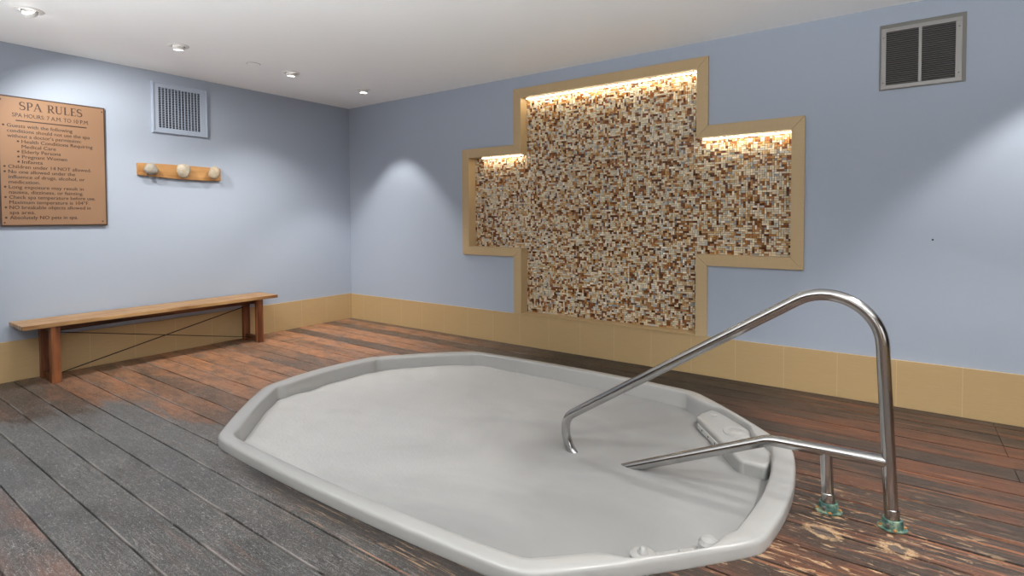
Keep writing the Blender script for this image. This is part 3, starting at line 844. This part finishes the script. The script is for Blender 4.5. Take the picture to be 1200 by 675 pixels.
downlight(.965, -3.25, 'ceiling spotlight outside the view above the bench end', (.0, -2.30, 1.38), PW*1.75, 96, .7)
downlight(6.43, -.553, 'ceiling spotlight near the right end of the back wall', (6.38, -.40, 0), PW*1.6, 80, .4)
downlight(6.43, -1.45, 'ceiling spotlight second from the back wall on the right side', (5.9, -1.5, 0), PW*1.5, 90)
downlight(6.43, -2.40, 'ceiling spotlight third from the back wall on the right side', (5.6, -2.2, 0), PW*1.5, 90)
downlight(6.43, -3.35, 'ceiling spotlight fourth from the back wall on the right side', (5.6, -3.0, 0), PW*1.5, 90)
downlight(3.30, -4.60, 'added unseen ceiling spotlight behind the near side of the tub', (3.1, -4.2, 0), PW, 90)  # added lamp out of view, extra light from the near side
# small ceiling cap
bm = bmesh.new(); lathe(bm, [(.052, .0), (.052, -.004), (.046, -.0065), (.001, -.0075)], (.949, -1.743, H), 36)
o = obj('sprinkler_cap', bm, M_ceil, smooth=True, loc=(.949, -1.743, H), angle=30)
bm = bmesh.new(); lathe(bm, [(.056, .0), (.056, -.0012), (.052, -.0014)], (.949, -1.743, H), 36); obj('gap_ring', bm, M_bolt, o)
tag(o, 'small white round sprinkler cover flush on the ceiling between two spotlights', 'sprinkler')

# ------------------------------------------------------------------ added windows behind the camera, dim glowing panes as fill
def fill_window(name, axis, a, b, z0_, z1_, at_, st):
    e_ = bpy.data.objects.new(name, None); C.objects.link(e_); e_['kind'] = 'structure'
    m_ = emit('fill_pane_' + name, (.96, .98, 1), st)
    if axis == 'y':
        e_.location = ((a+b)/2, at_, z0_); bm = bmesh.new(); ring_frame(bm, 'y', at_, at_+.03, (a-.07, b+.07, z0_-.07, z1_+.07), (a, b, z0_, z1_)); obj('fill_window_frame', bm, M_white, e_)
        obj('pane', B(a, b, at_+.002, at_+.008, z0_, z1_), m_, e_); 
        obj('mullion', B((a+b)/2-.02, (a+b)/2+.02, at_+.008, at_+.03, z0_, z1_), M_white, e_)
    else:
        e_.location = (at_, (a+b)/2, z0_); bm = bmesh.new(); ring_frame(bm, 'x', at_-.03, at_, (a-.07, b+.07, z0_-.07, z1_+.07), (a, b, z0_, z1_)); obj('fill_window_frame', bm, M_white, e_)
        obj('pane', B(at_-.008, at_-.002, a, b, z0_, z1_), m_, e_)
        obj('mullion', B(at_-.03, at_-.008, (a+b)/2-.02, (a+b)/2+.02, z0_, z1_), M_white, e_)
fill_window('fill_window_1', 'y', 5.2, 7.6, .6, 1.9, YF, .25)
def uplight(name, loc, rot, sx, sy, power, label):  # added lights out of view, aimed up so the ceiling bounces fill
    e_ = empty(name, loc, label, 'added fill light')
    l = bpy.data.lights.new('uplight', 'AREA'); l.shape = 'RECTANGLE'; l.size = sx-.04; l.size_y = sy-.04; l.energy = power; l.color = (.96, .985, 1); l.spread = math.radians(92)
    lo_ = bpy.data.objects.new('fill_glow', l); C.objects.link(lo_); lo_.parent = e_; lo_.rotation_euler = rot; lo_.location = (0, 0, .02)
    Mr = Matrix.Rotation(rot[2], 3, 'Z')
    bm = bmesh.new(); ring_frame(bm, 'z', -.08, 0, (-sx/2, sx/2, -sy/2, sy/2), (-sx/2+.015, sx/2-.015, -sy/2+.015, sy/2-.015)); box(bm, -sx/2, sx/2, -sy/2, sy/2, -.16, -.08)
    for v in bm.verts: v.co = Mr @ v.co + Vector(loc)
    obj('trough', bm, M_white, e_)
for (x_, y_, px_, lb_) in ((2.0, YF+.35, 40, 'added fill uplight outside the view near the left end of the near wall'),
                           (3.8, YF+.35, 60, 'added fill uplight outside the view at the middle of the near wall'),
                           (5.8, YF+.35, 78, 'added fill uplight outside the view right of the middle of the near wall'),
                           (7.7, YF+.35, 95, 'added fill uplight outside the view in the near right corner')):
    uplight('fill_uplight', (x_, y_, .16), (math.radians(180-32), 0, 0), .5, .30, px_, lb_)
fill_window('fill_window_2', 'x', -5.8, -3.4, .6, 1.6, XR, .25)  # second added glowing pane, also out of view

# ------------------------------------------------------------------ world and view
wd = bpy.data.worlds.new('world'); S.world = wd; wd.use_nodes = True
wd.node_tree.nodes['Background'].inputs[0].default_value = (.8, .85, .9, 1); wd.node_tree.nodes['Background'].inputs[1].default_value = .3
S.view_settings.view_transform = 'Standard'; S.view_settings.look = 'None'
S.view_settings.exposure = .04; S.view_settings.gamma = 1; S.view_settings.use_curve_mapping = False
